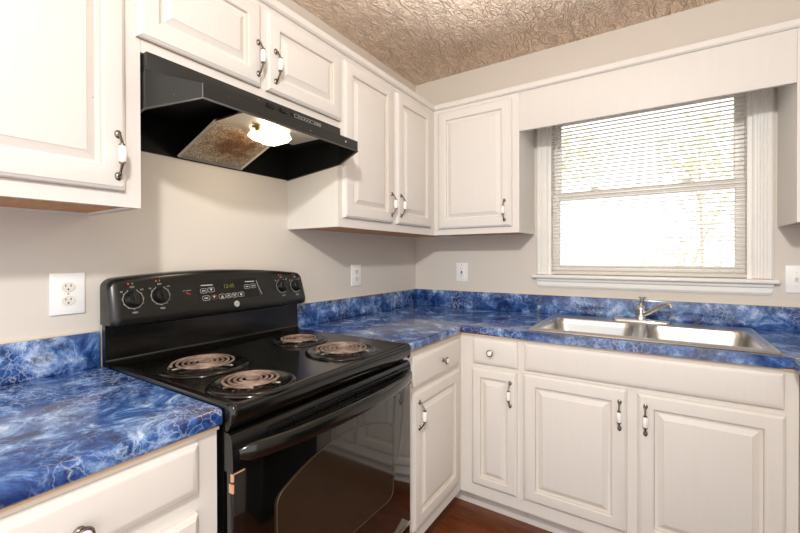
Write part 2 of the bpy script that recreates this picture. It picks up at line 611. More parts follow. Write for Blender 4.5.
def cabinet(name, label, cat, loc, rotz, W, D, H, doors=(), drawers=(), toe=0, group=None, bottom=True, top=True, kick_ext=(0, 0), kick_return=False):
    """local frame: x along the front, -y out of the front (frame face at y=0), z up from the base."""
    t = thing(name, label, cat, loc, rotz, group)
    m = MB()
    ft = 0.019
    z0 = toe
    m.box((0, ft, z0), (0.016, D, H)).box((W - 0.016, ft, z0), (W, D, H))
    m.box((0.016, D - 0.008, z0), (W - 0.016, D, H))
    if top: m.box((0.016, ft, H - 0.016), (W - 0.016, D - 0.008, H))
    # face frame: stiles, rails and the plate behind the doors
    m.box((0, 0, z0), (W, ft, H))
    m.build('body', PAINT, t, 0)
    if bottom:
        MB().box((0.016, ft, z0 + 0.006), (W - 0.016, D - 0.008, z0 + 0.018)).build('bottom_panel', WOOD if not toe else PAINT, t, 0)
    if toe:
        k = MB().box((kick_ext[0], 0.085, 0.0), (W - kick_ext[1], 0.101, toe))
        k.box((kick_ext[0], 0.078, 0.0), (W - kick_ext[1], 0.086, 0.055), bev=0.002)
        if kick_return:
            e_ = W - kick_ext[1]
            k.box((e_ - 0.016, 0.0, 0.0), (e_, 0.085, toe)).box((e_ - 0.023, 0.0, 0.0), (e_ - 0.015, 0.080, 0.055), bev=0.002)
        k.build('toe_kick', PAINT, t, 0)
    for (u0, u1, a, c, hu, hz) in doors:
        d = door_mesh(u0, u1, a, c, 0.055 if u1 - u0 > 0.26 else 0.046).build('door', [PAINT, EDGE, GROOVE], t, 25)
        if hu is not None:
            handle_mesh(hu, hz).build('handle', [NICKEL, PORC], d, 40)
    for (u0, u1, a, c, ku, *kz_) in drawers:
        d = door_mesh(u0, u1, a, c, raised=False).build('drawer' if ku is not None else 'false_front', [PAINT, EDGE, GROOVE], t, 25)
        if ku is not None:
            knob_mesh(ku, kz_[0] if kz_ else (a + c) / 2).build('knob', [NICKEL, PORC], d, 40)
    return t

LEFT, BACK, RIGHT = PI / 2, 0.0, -PI / 2
HU = ZU1 - ZU0
# wall cabinets on the left wall
y0 = -2.468
cabinet('wall_cabinet', 'cream wall cabinet with one large door above the left counter, nearest the camera', 'cabinet',
        (DU, y0, ZU0), LEFT, HL - 0.001 - y0, DU, HU,
        [(-2.430 - y0, -1.9665 - y0, 0.038, 0.718, -1.987 - y0, 0.123)])
y0 = HL
zb = 1.779
cabinet('wall_cabinet', 'short cream wall cabinet with two doors directly above the range hood', 'cabinet',
        (DU, y0, zb), LEFT, HR - HL, DU, ZU1 - zb,
        [(-1.938 - y0, -1.558 - y0, 0.034, 0.308, -1.573 - y0, 0.124), (-1.533 - y0, -1.155 - y0, 0.034, 0.308, -1.5015 - y0, 0.124)])
y0 = HR + 0.001
cabinet('wall_cabinet', 'tall cream double-door wall cabinet on left wall between hood and corner', 'cabinet',
        (DU, y0, ZU0), LEFT, -0.001 - y0, DU, HU,
        [(-1.134 - y0, -0.766 - y0, 0.040, 0.711, -0.786 - y0, 0.132), (-0.726 - y0, -0.370 - y0, 0.040, 0.711, -0.703 - y0, 0.134)])
# back wall
cabinet('wall_cabinet', 'single-door cream wall cabinet on window wall, left of the window', 'cabinet',
        (DU + 0.001, -DU, ZU0), BACK, 0.8144 - DU - 0.001, DU - 0.001, HU,
        [(0.341 - DU, 0.777 - DU, 0.034, 0.716, 0.7395 - DU, 0.120)])
cabinet('wall_cabinet', 'cream wall cabinet at the right edge, right of the window', 'cabinet',
        (1.864, -DU, ZU0), BACK, XR - 0.002 - 1.864, DU - 0.001, HU,
        [(0.045, 0.515, 0.034, 0.716, 0.075, 0.120)])
tag(MB().box((0.8145, -DU, 1.9035), (1.8635, -DU + 0.019, 2.122), bev=0.0015).build('valance_board', PAINT, smooth=30),
    'long plain cream valance board spanning above the window between cabinets', 'valance')

# base cabinets
HB = 0.868
y0 = -2.42
cabinet('base_cabinet', 'cream base cabinet left of the stove under the left counter', 'cabinet',
        (DB, y0, 0), LEFT, -1.9135 - y0, DB - 0.001, HB,
        [(-2.385 - y0, -1.963 - y0, 0.165, 0.709, -2.35 - y0, 0.616)], [(-2.385 - y0, -1.962 - y0, 0.752, 0.857, -2.171 - y0, 0.793)], toe=0.1)
y0 = -1.150
cabinet('base_cabinet', 'narrow cream base cabinet right of the stove, reaching into the corner', 'cabinet',
        (DB, y0, 0), LEFT, -0.001 - y0, DB - 0.001, HB,
        [(-1.091 - y0, -0.668 - y0, 0.165, 0.709, -1.0565 - y0, 0.616)], [(-1.091 - y0, -0.666 - y0, 0.728, 0.853, -0.850 - y0)], toe=0.1, kick_ext=(0, 0.517), kick_return=True)
x0 = DB + 0.001
cabinet('base_cabinet', 'slim cream base cabinet with one drawer over a narrow door, on window wall', 'cabinet',
        (x0, -DB, 0), BACK, 0.9135 - x0, DB - 0.001, HB,
        [(0.682 - x0, 0.897 - x0, 0.160, 0.718, 0.8688 - x0, 0.621)], [(0.6868 - x0, 0.9005 - x0, 0.738, 0.859, 0.7803 - x0)], toe=0.1)
x0 = 0.914
cabinet('sink_cabinet', 'wide cream sink base cabinet with two doors and a long false drawer front', 'cabinet',
        (x0, -DB, 0), BACK, XRF - 0.002 - x0, DB - 0.001, HB,
        [(0.925 - x0, 1.325 - x0, 0.162, 0.724, 1.3001 - x0, 0.622), (1.360 - x0, 1.775 - x0, 0.160, 0.718, 1.3862 - x0, 0.622)],
        [(0.931 - x0, 1.7713 - x0, 0.739, 0.859, None)], toe=0.1, top=False)
# right-hand run: faces -x, its corner end buts the window wall
cabinet('base_cabinet', 'cream corner base cabinet at the right edge, past the sink cabinet', 'cabinet',
        (XRF, -0.001, 0), RIGHT, 0.84, XR - XRF - 0.001, HB, toe=0.1, kick_ext=(0.62, 0))
dw = thing('added_dishwasher', 'unseen black appliance added under the right-hand counter, darkening the oven door reflection', 'added_dishwasher', (XRF, -0.845, 0), RIGHT)  # out of view, added so the oven door reflects something dark
MB().box((0.0, 0.02, 0.02), (0.6, 0.58, 0.862)).build('body', MATTE, dw, 0)
MB().box((0.002, -0.012, 0.11), (0.598, 0.02, 0.745), bev=0.004).build('door', BLACK, dw)
MB().box((0.002, -0.014, 0.75), (0.598, 0.02, 0.862), bev=0.004).build('control_panel', BPLAS, dw)
MB().box((0.20, -0.020, 0.775), (0.40, -0.012, 0.800), bev=0.003).build('handle', BPLAS, dw)

# ------------------------------------------------------------------ countertops
def slab(xs, ys, skip, front_test, name, parent, z0=0.875, z1=ZT):
    bm_ = bmesh.new()
    vd = {}
    def V(x, y):
        if (x, y) not in vd: vd[(x, y)] = bm_.verts.new((x, y, z1))
        return vd[(x, y)]
    for i in range(len(xs) - 1):
        for j in range(len(ys) - 1):
            cx, cy = (xs[i] + xs[i + 1]) / 2, (ys[j] + ys[j + 1]) / 2
            if skip(cx, cy): continue
            bm_.faces.new([V(xs[i], ys[j]), V(xs[i + 1], ys[j]), V(xs[i + 1], ys[j + 1]), V(xs[i], ys[j + 1])])
    ret = bmesh.ops.extrude_face_region(bm_, geom=bm_.faces[:])
    for e in ret['geom']:
        if isinstance(e, bmesh.types.BMVert): e.co.z = z0
    es = [e for e in bm_.edges if e.is_manifold and abs(e.verts[0].co.z - e.verts[1].co.z) < 1e-6
          and front_test((e.verts[0].co + e.verts[1].co) / 2) and e.calc_face_angle(0) > 0.5]
    bmesh.ops.bevel(bm_, geom=es, offset=0.011, segments=4, affect='EDGES', profile=0.5)
    return MB().bm(bm_).build(name, LAM, parent, 35)

SX0, SX1, SY0, SY1 = 0.955, 1.757, -0.562, -0.055      # sink cut-out
XC = 1.789                                              # edge of the right-hand counter
ct = thing('countertop', 'long U-shaped blue marbled laminate countertop holding the sink', 'countertop', (0, 0, 0.868))
ct_off = (0, 0, -0.868)
def inL(x, y):
    if x < DC: return y > -1.153
    if x > XC: return True
    return y > -DC
o = slab([0.002, DC, SX0, SX1, XC, XR - 0.002], [-1.46, -1.153, -DC, SY0, SY1, -0.002],
         lambda x, y: (not inL(x, y)) or (SX0 < x < SX1 and SY0 < y < SY1),
         lambda c: (abs(c.x - DC) < 1e-4 and c.y < -DC) or (abs(c.y + DC) < 1e-4 and DC < c.x < XC) or (abs(c.x - XC) < 1e-4 and c.y < -DC),
         'top', ct)
o.location = ct_off
b = MB()
b.box((0.002, -1.150, ZT), (0.021, -0.021, ZBS), bev=0.004).box((0.002, -0.021, ZT), (XR - 0.002, -0.002, ZBS), bev=0.004)
b.box((XR - 0.021, -1.46, ZT), (XR - 0.002, -0.021, ZBS), bev=0.004)
o = b.build('backsplash', LAM, ct); o.location = ct_off
b = MB()
b.box((0.30, -1.151, 0.868), (DC - 0.009, -0.30, 0.8752)).box((DC - 0.009, -DC + 0.009, 0.868), (XC + 0.009, -0.585, 0.8752)).box((XC + 0.009, -1.455, 0.868), (XR - 0.1, -0.60, 0.8752))
o = b.build('substrate', SUBS, ct, 0); o.location = ct_off
b = MB()
b.box((0.0015, -1.150, ZBS - 0.001), (0.008, -0.008, ZBS + 0.003)).box((0.0015, -0.008, ZBS - 0.001), (XR - 0.01, -0.0015, ZBS + 0.003))
o = b.build('caulk', CAULK, ct, 0); o.location = ct_off
# mitre seam filler at the right-hand corner
b = MB()
L_ = Vector((XC + 0.004, -DC - 0.004, 0)); R_ = Vector((XR - 0.03, -0.03, 0))
nn = Vector((1, -1, 0)).normalized() * 0.0012
b.add([L_ - nn + Vector((0, 0, ZT)), L_ + nn + Vector((0, 0, ZT)), R_ + nn + Vector((0, 0, ZT)), R_ - nn + Vector((0, 0, ZT)),
       L_ - nn + Vector((0, 0, ZT + .0005)), L_ + nn + Vector((0, 0, ZT + .0005)), R_ + nn + Vector((0, 0, ZT + .0005)), R_ - nn + Vector((0, 0, ZT + .0005))],
      [(4, 5, 6, 7), (0, 1, 5, 4), (1, 2, 6, 5), (2, 3, 7, 6), (3, 0, 4, 7)])
o = b.build('seam', CAULK, ct, 0); o.location = ct_off

cl = thing('countertop', 'short blue marbled laminate countertop left of the stove', 'countertop', (0, 0, 0.868))
o = slab([0.002, DC], [-2.44, -1.912], lambda x, y: False, lambda c: abs(c.x - DC) < 1e-4, 'top', cl); o.location = ct_off
o = MB().box((0.002, -2.44, ZT), (0.021, -1.916, ZBS), bev=0.004).build('backsplash', LAM, cl); o.location = ct_off
o = MB().box((0.30, -2.43, 0.868), (DC - 0.009, -1.914, 0.8752)).build('substrate', SUBS, cl, 0); o.location = ct_off
o = MB().box((0.0015, -2.44, ZBS - 0.001), (0.008, -1.916, ZBS + 0.003)).build('caulk', CAULK, cl, 0); o.location = ct_off

# ------------------------------------------------------------------ sink and faucet
def rrect(x0, x1, y0_, y1, r, z, n=5):
    pts = []
    for cx, cy, a0 in ((x1 - r, y1 - r, 0), (x0 + r, y1 - r, PI / 2), (x0 + r, y0_ + r, PI), (x1 - r, y0_ + r, 1.5 * PI)):
        for i in range(n + 1):
            a = a0 + PI / 2 * i / n
            pts.append((cx + r * math.cos(a), cy + r * math.sin(a), z))
    return pts
sk = thing('sink', 'double-bowl stainless steel drop-in sink in blue countertop below the window', 'sink', (1.355, -0.31, ZT))
RX0, RX1, RY0, RY1 = 0.9345, 1.7765, -0.598, -0.040
bowls = [(0.966, 1.338, -0.545, -0.150), (1.374, 1.746, -0.545, -0.150)]
b = bmesh.new()
# flat rim plate with two holes, made by a bridged grid
xs = [RX0 + 0.012, bowls[0][0], bowls[0][1], bowls[1][0], bowls[1][1], RX1 - 0.012]
ys = [RY0 + 0.012, bowls[0][2], bowls[0][3], RY1 - 0.012]
m = MB()
zr = ZT + 0.005
for i in range(5):
    for j in range(3):
        if j == 1 and i in (1, 3): continue
        m.add([(xs[i], ys[j], zr), (xs[i + 1], ys[j], zr), (xs[i + 1], ys[j + 1], zr), (xs[i], ys[j + 1], zr)], [(0, 1, 2, 3)])
b.free()
# raised bead round the outside
m.loft([rrect(RX0 + 0.012, RX1 - 0.012, RY0 + 0.012, RY1 - 0.012, 0.001, zr), rrect(RX0 + 0.008, RX1 - 0.008, RY0 + 0.008, RY1 - 0.008, 0.006, zr + 0.002),
        rrect(RX0 + 0.004, RX1 - 0.004, RY0 + 0.004, RY1 - 0.004, 0.010, zr + 0.0015), rrect(RX0, RX1, RY0, RY1, 0.014, ZT + 0.0005)])
o = m.build('rim', STEEL, sk, 50); o.location = (-1.355, 0.31, -ZT)
for k, (a, c, d, e) in enumerate(bowls):
    m = MB()
    rings = []
    # corner fillets between square hole and rounded bowl
    for ins, z, r in ((0, zr, 0.0008), (0.003, zr - 0.001, 0.03), (0.006, zr - 0.006, 0.045), (0.010, zr - 0.03, 0.05), (0.018, ZT - 0.13, 0.06), (0.028, ZT - 0.155, 0.06), (0.05, ZT - 0.165, 0.05), (0.12, ZT - 0.168, 0.03)):
        rings.append(rrect(a + ins, c - ins, d + ins, e - ins, r, z, 6))
    m.loft(rings, 0, True, False, True)
    o = m.build('bowl', STEEL, sk, 60); o.location = (-1.355, 0.31, -ZT)
    dr = MB().lathe([(0.045, 0), (0.043, 0.004), (0.034, 0.002), (0.03, -0.002), (0.0005, -0.002)], ((a + c) / 2, (d + e) / 2, ZT - 0.1678), 'z', 28)
    q = dr.build('drain', CHROME, o, 40)

fx, fy = 1.352, -0.092
fc = thing('faucet', 'chrome single-lever faucet standing behind the sink bowls', 'faucet', (fx, fy, zr))
b = MB()
rr = [rrect(-0.125 + i, 0.125 - i, -0.026 + i, 0.026 - i, 0.024 - i, z, 8) for i, z in ((0, 0.0008), (0.001, 0.006), (0.005, 0.011), (0.012, 0.014))]
b.loft(rr, 0, True, True, True)
b.build('base_plate', CHROME, fc, 40)
MB().lathe([(0.026, 0.012), (0.024, 0.022), (0.021, 0.03), (0.020, 0.052), (0.0225, 0.058), (0.0225, 0.066), (0.019, 0.074), (0.012, 0.082), (0.0005, 0.084)], (0, 0, 0), 'z', 24).build('body', CHROME, fc, 40)
pts = [(0.010, -0.006, 0.036), (0.035, -0.022, 0.052), (0.068, -0.045, 0.078), (0.092, -0.062, 0.096), (0.108, -0.074, 0.102), (0.120, -0.083, 0.098), (0.124, -0.086, 0.086)]
MB().tube(pts, [0.012, 0.0115, 0.011, 0.0105, 0.0105, 0.0105, 0.0115], 14).build('spout', CHROME, fc, 50)
b = MB()
b.tube([(0, 0, 0.078), (0.001, -0.002, 0.092), (0.004, -0.008, 0.106), (0.007, -0.016, 0.118)], [0.009, 0.007, 0.0065, 0.0085], 12)
b.lathe([(0.0005, -0.004), (0.010, -0.002), (0.014, 0.002), (0.0145, 0.006), (0.011, 0.008), (0.0005, 0.0085)], (0.007, -0.017, 0.119), 'z', 20, 0, 1.15, 1.0)
b.build('lever', CHROME, fc, 45)

# ------------------------------------------------------------------ range hood
hd = thing('range_hood', 'black under-cabinet range hood with lit lamp above the stove', 'range hood', (0.0, -1.545, 1.597))
HZ = 1.597
YL, YR = -1.9225 + 1.545, -1.1665 + 1.545
FL, FR = -1.857 + 1.545, -1.240 + 1.545
XF, XB = 0.478, 0.325
def P(x, y, z): return (x, y, z - HZ)
m = MB()
zb_ = lambda x: 1.597 + (1.645 - 1.597) * x / XF      # lower edge rises towards the front
out_low = [P(0.004, YL, zb_(0.0)), P(XB, YL, zb_(XB)), P(XF, FL, zb_(XF)), P(XF, FR, zb_(XF)), P(XB, YR, zb_(XB)), P(0.004, YR, zb_(0.0))]
out_lip = [P(0.004, YL, 1.732), P(XB, YL, 1.728), P(XF, FL, 1.682), P(XF, FR, 1.682), P(XB, YR, 1.728), P(0.004, YR, 1.732)]
ins = 0.004
in_low = [P(0.008, YL + ins, zb_(0.0) + .001), P(XB - .002, YL + ins, zb_(XB) + .001), P(XF - ins, FL + ins, zb_(XF) + .001), P(XF - ins, FR - ins, zb_(XF) + .001), P(XB - .002, YR - ins, zb_(XB) + .001), P(0.008, YR - ins, zb_(0.0) + .001)]
in_up = [(x, y, (1.718 if x < 0.4 else 1.676) - HZ) for x, y, z in in_low]
vv = out_lip + out_low
n6 = 6
ff = [(i, (i + 1) % 6, 6 + (i + 1) % 6, 6 + i) for i in range(6)]
ff.append((0, 5, 4, 1)); ff.append((1, 4, 3, 2))
m.add(vv, ff, 0)
m.add(out_low + in_low, [(i, (i + 1) % 6, 6 + (i + 1) % 6, 6 + i) for i in range(6)], 0)
m.add(in_low + in_up, [(i, (i + 1) % 6, 6 + (i + 1) % 6, 6 + i) for i in range(6)] + [(6, 11, 10, 7), (7, 10, 9, 8)], 1)
m.build('canopy', [HOODBLK, MATTE], hd, 0)
# bottom flange: rolled edge in a lighter black than the canopy
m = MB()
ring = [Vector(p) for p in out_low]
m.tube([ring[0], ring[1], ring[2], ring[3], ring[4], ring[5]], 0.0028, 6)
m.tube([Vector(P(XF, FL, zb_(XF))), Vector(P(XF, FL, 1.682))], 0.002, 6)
m.build('edge_flange', mat('lighter_black_edge', (62, 60, 56), 0.35), hd, 60)
MB().box(P(0.006, YL + 0.002, 1.7285), P(0.3285, YR - 0.002, 1.7785), bev=0.002).build('upper_housing', HOODBLK, hd)
# control strip on the upper band
m = MB()
m.box(P(0.3286, 0.110, 1.7495), P(0.3305, 0.27, 1.7655), bev=0.0004)
cs = m.build('control_strip', BPLAS, hd)
m = MB()
for yy, ww in ((0.175, 0.10), (0.244, 0.03)):
    for s in (-1, 1):
        m.box(P(0.3303, yy - ww / 2, 1.7575 + s * 0.0055 - .0006), P(0.3312, yy + ww / 2, 1.7575 + s * 0.0055 + .0006))
        m.box(P(0.3303, yy + s * ww / 2 - .0006, 1.752), P(0.3312, yy + s * ww / 2 + .0006, 1.763))
m.box(P(0.3303, 0.234, 1.756), P(0.3312, 0.256, 1.7595))
for q in range(5): m.box(P(0.3303, 0.142 + q * 0.014, 1.756), P(0.3312, 0.149 + q * 0.014, 1.759))
m.build('switch_outline', WPRINT, cs, 0)
for yy in (0.02, 0.075):
    MB().box(P(0.330, yy - 0.016, 1.752), P(0.335, yy + 0.016, 1.768), bev=0.0015).build('rocker_switch', BPLAS, hd)
MB().lathe([(0.004, 0), (0.004, 0.0008), (0.0005, 0.001)], (XF + .0005, 0.235, 1.665 - HZ), 'x', 12).build('screw', ALU, hd)
# filter, sloping up from the back
fy0, fy1 = -1.676 + 1.545, -1.424 + 1.545
A0, A1 = Vector(P(0.022, fy0, 1.602)), Vector(P(0.022, fy1, 1.602))
B0, B1 = Vector(P(0.25, fy0, 1.686)), Vector(P(0.245, fy1, 1.686))
up_n = Vector((-0.367, 0, 0.93)) * 0.006
m = MB(); m.add([A0, A1, B1, B0, A0 + up_n, A1 + up_n, B1 + up_n, B0 + up_n], [(0, 1, 2, 3), (4, 7, 6, 5), (0, 4, 5, 1), (1, 5, 6, 2), (2, 6, 7, 3), (3, 7, 4, 0)])
ft = m.build('grease_filter', FILTER, hd, 0)
m = MB()
for p, q in ((A0, A1), (A1, B1), (B1, B0), (B0, A0)):
    m.tube([p, q], 0.0055, 4)
m.build('filter_frame', ALU, ft, 0)
hl = bpy.data.lights.new('hood_bulb', 'POINT')
hl.energy = 1.6; hl.color = (1.0, 0.84, 0.62); hl.shadow_soft_size = 0.03
hlo = bpy.data.objects.new('hood_bulb', hl); COL.objects.link(hlo)
hlo.parent = hd; hlo.location = P(0.305, 0.03, 1.612)
# lamp housing and lens
MB().box(P(0.250, -0.135, 1.678), P(0.452, 0.19, 1.684), bev=0.001).build('lamp_housing', ALU, hd)
lx0, lx1, ly0, ly1 = 0.262, 0.352, -0.026, 0.092
def R4(i, z): return [P(lx0 + i, ly0 + i * 1.6, z), P(lx1 - i, ly0 + i * 1.6, z), P(lx1 - i * .4, (ly0 + ly1) / 2, z), P(lx1 - i, ly1 - i, z), P(lx0 + i, ly1 - i, z), P(lx0 + i * .4, (ly0 + ly1) / 2, z)]
MB().loft([R4(0.006, 1.6775), R4(0.0, 1.660), R4(0.010, 1.646), R4(0.024, 1.641)], 0, True, True, True).build('lamp_lens', LENS, hd, 20)
m = MB(); m.box(P(0.325, -0.042, 1.660), P(0.335, -0.027, 1.678), bev=0.002).box(P(0.322, -0.052, 1.668), P(0.334, -0.036, 1.676), bev=0.002)
m.build('lens_clip', mat('brass_clip', (190, 170, 110), 0.3, metal=0.9), hd)

# ------------------------------------------------------------------ stove
SY, SW = -1.532, 0.376           # centre, half width
st = thing('stove', 'black freestanding electric coil stove between the two counters', 'stove', (0.02, SY, 0.0))
def Q(x, y, z): return (x - 0.02, y - SY, z)
YA, YB = SY - SW, SY + SW
m = MB()
m.box(Q(0.03, YA + 0.004, 0.07), Q(0.628, YB - 0.004, 0.884))
for xx in (0.06, 0.6):
    for yy in (YA + 0.05, YB - 0.05):
        m.lathe([(0.018, 0), (0.018, 0.07)], Q(xx, yy, 0), 'z', 12)
m.build('body', BLACK, st, 0)
# cooktop: rolled front lip, raised edges, recessed deck
m = MB()
prof = [(0.06, 0.905), (0.638, 0.905), (0.651, 0.907), (0.661, 0.9035), (0.666, 0.895), (0.666, 0.868), (0.663, 0.865), (0.643, 0.865), (0.643, 0.884), (0.06, 0.884)]
def top_ring(y, dz, dx=0.0):
    out = []
    for x, z in prof:
        out.append(Q(x if x < 0.65 else x - dx, y, z + dz))
    return out
m.loft([top_ring(YA, 0.0, 0.012), top_ring(YA + 0.002, 0.011, 0.006), top_ring(YA + 0.006, 0.0155, 0.002), top_ring(YA + 0.012, 0.017), top_ring(YA + 0.02, 0.0165), top_ring(YA + 0.032, 0.013),
        top_ring(YB - 0.032, 0.013), top_ring(YB - 0.02, 0.0165), top_ring(YB - 0.012, 0.017), top_ring(YB - 0.006, 0.0155, 0.002), top_ring(YB - 0.002, 0.011, 0.006), top_ring(YB, 0.0, 0.012)], 0, True, True, True)
ckt = m.build('cooktop', BLACKTOP, st, 50)
def deck_z(): return 0.918
# burners: (centre x, y, coil radius, turns)
for (bx, by, br_, nt) in ((0.292, -1.745, 0.095, 4.6), (0.555, -1.772, 0.080, 3.8), (0.270, -1.345, 0.076, 3.8), (0.520, -1.380, 0.095, 4.6)):
    zt = deck_z()
    pan = MB().lathe([(br_ + 0.032, -0.0005), (br_ + 0.030, 0.0035), (br_ + 0.022, 0.0055), (br_ + 0.014, 0.004), (br_ + 0.008, 0.0005), (br_ * 0.8, -0.001), (0.03, -0.001), (0.0005, -0.001)][:], Q(bx, by, zt + 0.0012), 'z', 48)
    po = pan.build('drip_pan', BLACK, st, 50)
    m = MB()
    pts = []
    N = int(nt * 40)
    for i in range(N + 1):
        t = i / N
        a = t * nt * 2 * PI + 0.6
        r = 0.021 + (br_ - 0.0055 - 0.021) * t
        x, y = bx + r * math.cos(a), by + r * math.sin(a)
        pts.append(Q(x, y, zt + 0.0125))
    m.tube(pts, 0.0038, 8, 0, True, 0.85)
    # leg of the element that dives into the pan
    ex, ey = pts[-1][0], pts[-1][1]
    m.tube([pts[-1], (ex * 1.0 - 0.006, ey, zt + 0.010), (ex - 0.012, ey, zt + 0.0035)], 0.0045, 8)
    m.build('coil', COIL, po, 60)
    m = MB()
    for k in range(3):
        a = k * 2 * PI / 3 + 0.4
        p = Vector(Q(bx, by, zt + 0.006)); d = Vector((math.cos(a), math.sin(a), 0))
        m.tube([p, p + d * (br_ - 0.002)], 0.0032, 6)
    m.build('coil_support', ALU, po, 60)
    MB().lathe([(0.0165, 0), (0.0165, 0.009), (0.011, 0.0105), (0.0005, 0.0105)], Q(bx, by, zt + 0.006), 'z', 24).build('medallion', COIL, po, 40)

# back guard: plain lower riser and bulging control box with an arched top
m = MB()
pr = [(0.03, 0.9145), (0.075, 0.916), (0.062, 0.924), (0.055, 0.935), (0.052, 1.04), (0.03, 1.04)]
m.loft([[Q(x, y, z) for x, z in pr] for y in (YA - 0.007, YB + 0.001)], 0, True, True, True)
m.build('back_riser', BLACK, st, 30)
m = MB()
GA, GB = YA - 0.011, YB + 0.003
rings = []
N = 44
ysamp = []
for i in range(9): ysamp.append(GA + 0.03 * (1 - math.cos(i / 8 * PI / 2)))
for i in range(1, N): ysamp.append(GA + 0.03 + (GB - GA - 0.06) * i / N)
for i in range(9): ysamp.append(GB - 0.03 * (1 - math.cos((8 - i) / 8 * PI / 2)))
def ztop(y):
    t = (y - SY) / ((GB - GA) / 2)
    return 1.198 - 0.022 * t * t - 0.004 * t
for y in ysamp:
    e = min(y - GA, GB - y)
    c = 1.0 if e >= 0.03 else math.sqrt(max(0, 1 - ((0.03 - e) / 0.03) ** 2))
    zt = ztop(y) - 0.026 * (1 - c)
    zl = 1.036 + 0.008 * (1 - c)
    fx_ = 0.012 * (1 - c)
    rings.append([Q(0.028, y, zl), Q(0.098 - fx_, y, zl), Q(0.109 - fx_, y, zl + 0.004), Q(0.113 - fx_, y, zl + 0.012), Q(0.111 - fx_, y, zl + 0.03),
                  Q(0.0855 - fx_ * .6, y, zt - 0.018), Q(0.082 - fx_ * .6, y, zt - 0.008), Q(0.075 - fx_ * .5, y, zt - 0.002), Q(0.066, y, zt), Q(0.028, y, zt)])
m.loft(rings, 0, True, True, True)
panel = m.build('control_panel', mat('black_panel_satin', (15, 15, 13), 0.28, spec=0.5), st, 40)
# frame of the sloped control face: origin + y axis + slope axis
zA, zB_ = 1.066, 1.178
xA, xB_ = 0.111, 0.0855
sl = Vector((xB_ - xA, 0, zB_ - zA)).normalized()
nrm = Vector((sl.z, 0, -sl.x))
def face_pt(y, z, off=0.0):
    t = (z - zA) / (zB_ - zA)
    return Vector(Q(xA + (xB_ - xA) * t, y, z)) + nrm * off
class FaceMB(MB):
    def fbox(s, y, z, wy, wz, off0, off1, mi=0):
        c = face_pt(y, z)
        vv = []
        for o in (off0, off1):
            for a, b2 in ((-1, -1), (1, -1), (1, 1), (-1, 1)):
                vv.append(c + Vector((0, a * wy / 2, 0)) + sl * (b2 * wz / 2) + nrm * o)
        return s.add(vv, [(4, 5, 6, 7), (0, 1, 5, 4), (1, 2, 6, 5), (2, 3, 7, 6), (3, 0, 4, 7)], mi)
    def ftext(s, body, y, z, size, off=0.0006, mi=0):
        vv, ff = text_mesh(body, size)
        c = face_pt(y, z)
        return s.add([c + Vector((0, v.x, 0)) + sl * v.y + nrm * (off + v.z) for v in vv], ff, mi)
    def farc(s, y, z, r, a0, a1, wd=0.0011, n=40, off=0.0006, mi=0, ey=1.0, ez=1.0):
        c = face_pt(y, z)
        vv, ff = [], []
        for i in range(n + 1):
            a = a0 + (a1 - a0) * i / n
            d = Vector((0, math.cos(a) * ey, 0)) + sl * math.sin(a) * ez
            for rr_ in (r - wd / 2, r + wd / 2):
                for o in (0.0, off):
                    vv.append(c + d * rr_ + nrm * o)
        for i in range(n):
            k = i * 4
            ff += [(k + 1, k + 3, k + 7, k + 5), (k + 2, k + 3, k + 7, k + 6), (k, k + 1, k + 5, k + 4)]
        return s.add(vv, ff, mi)
    def flathe(s, y, z, prof, n=28, mi=0):
        c = face_pt(y, z)
        rings_ = [[c + Vector((0, math.cos(2 * PI * i / n) * r, 0)) + sl * (math.sin(2 * PI * i / n) * r) + nrm * h for i in range(n)] for r, h in prof]
        return s.loft(rings_, mi, True, False, True)
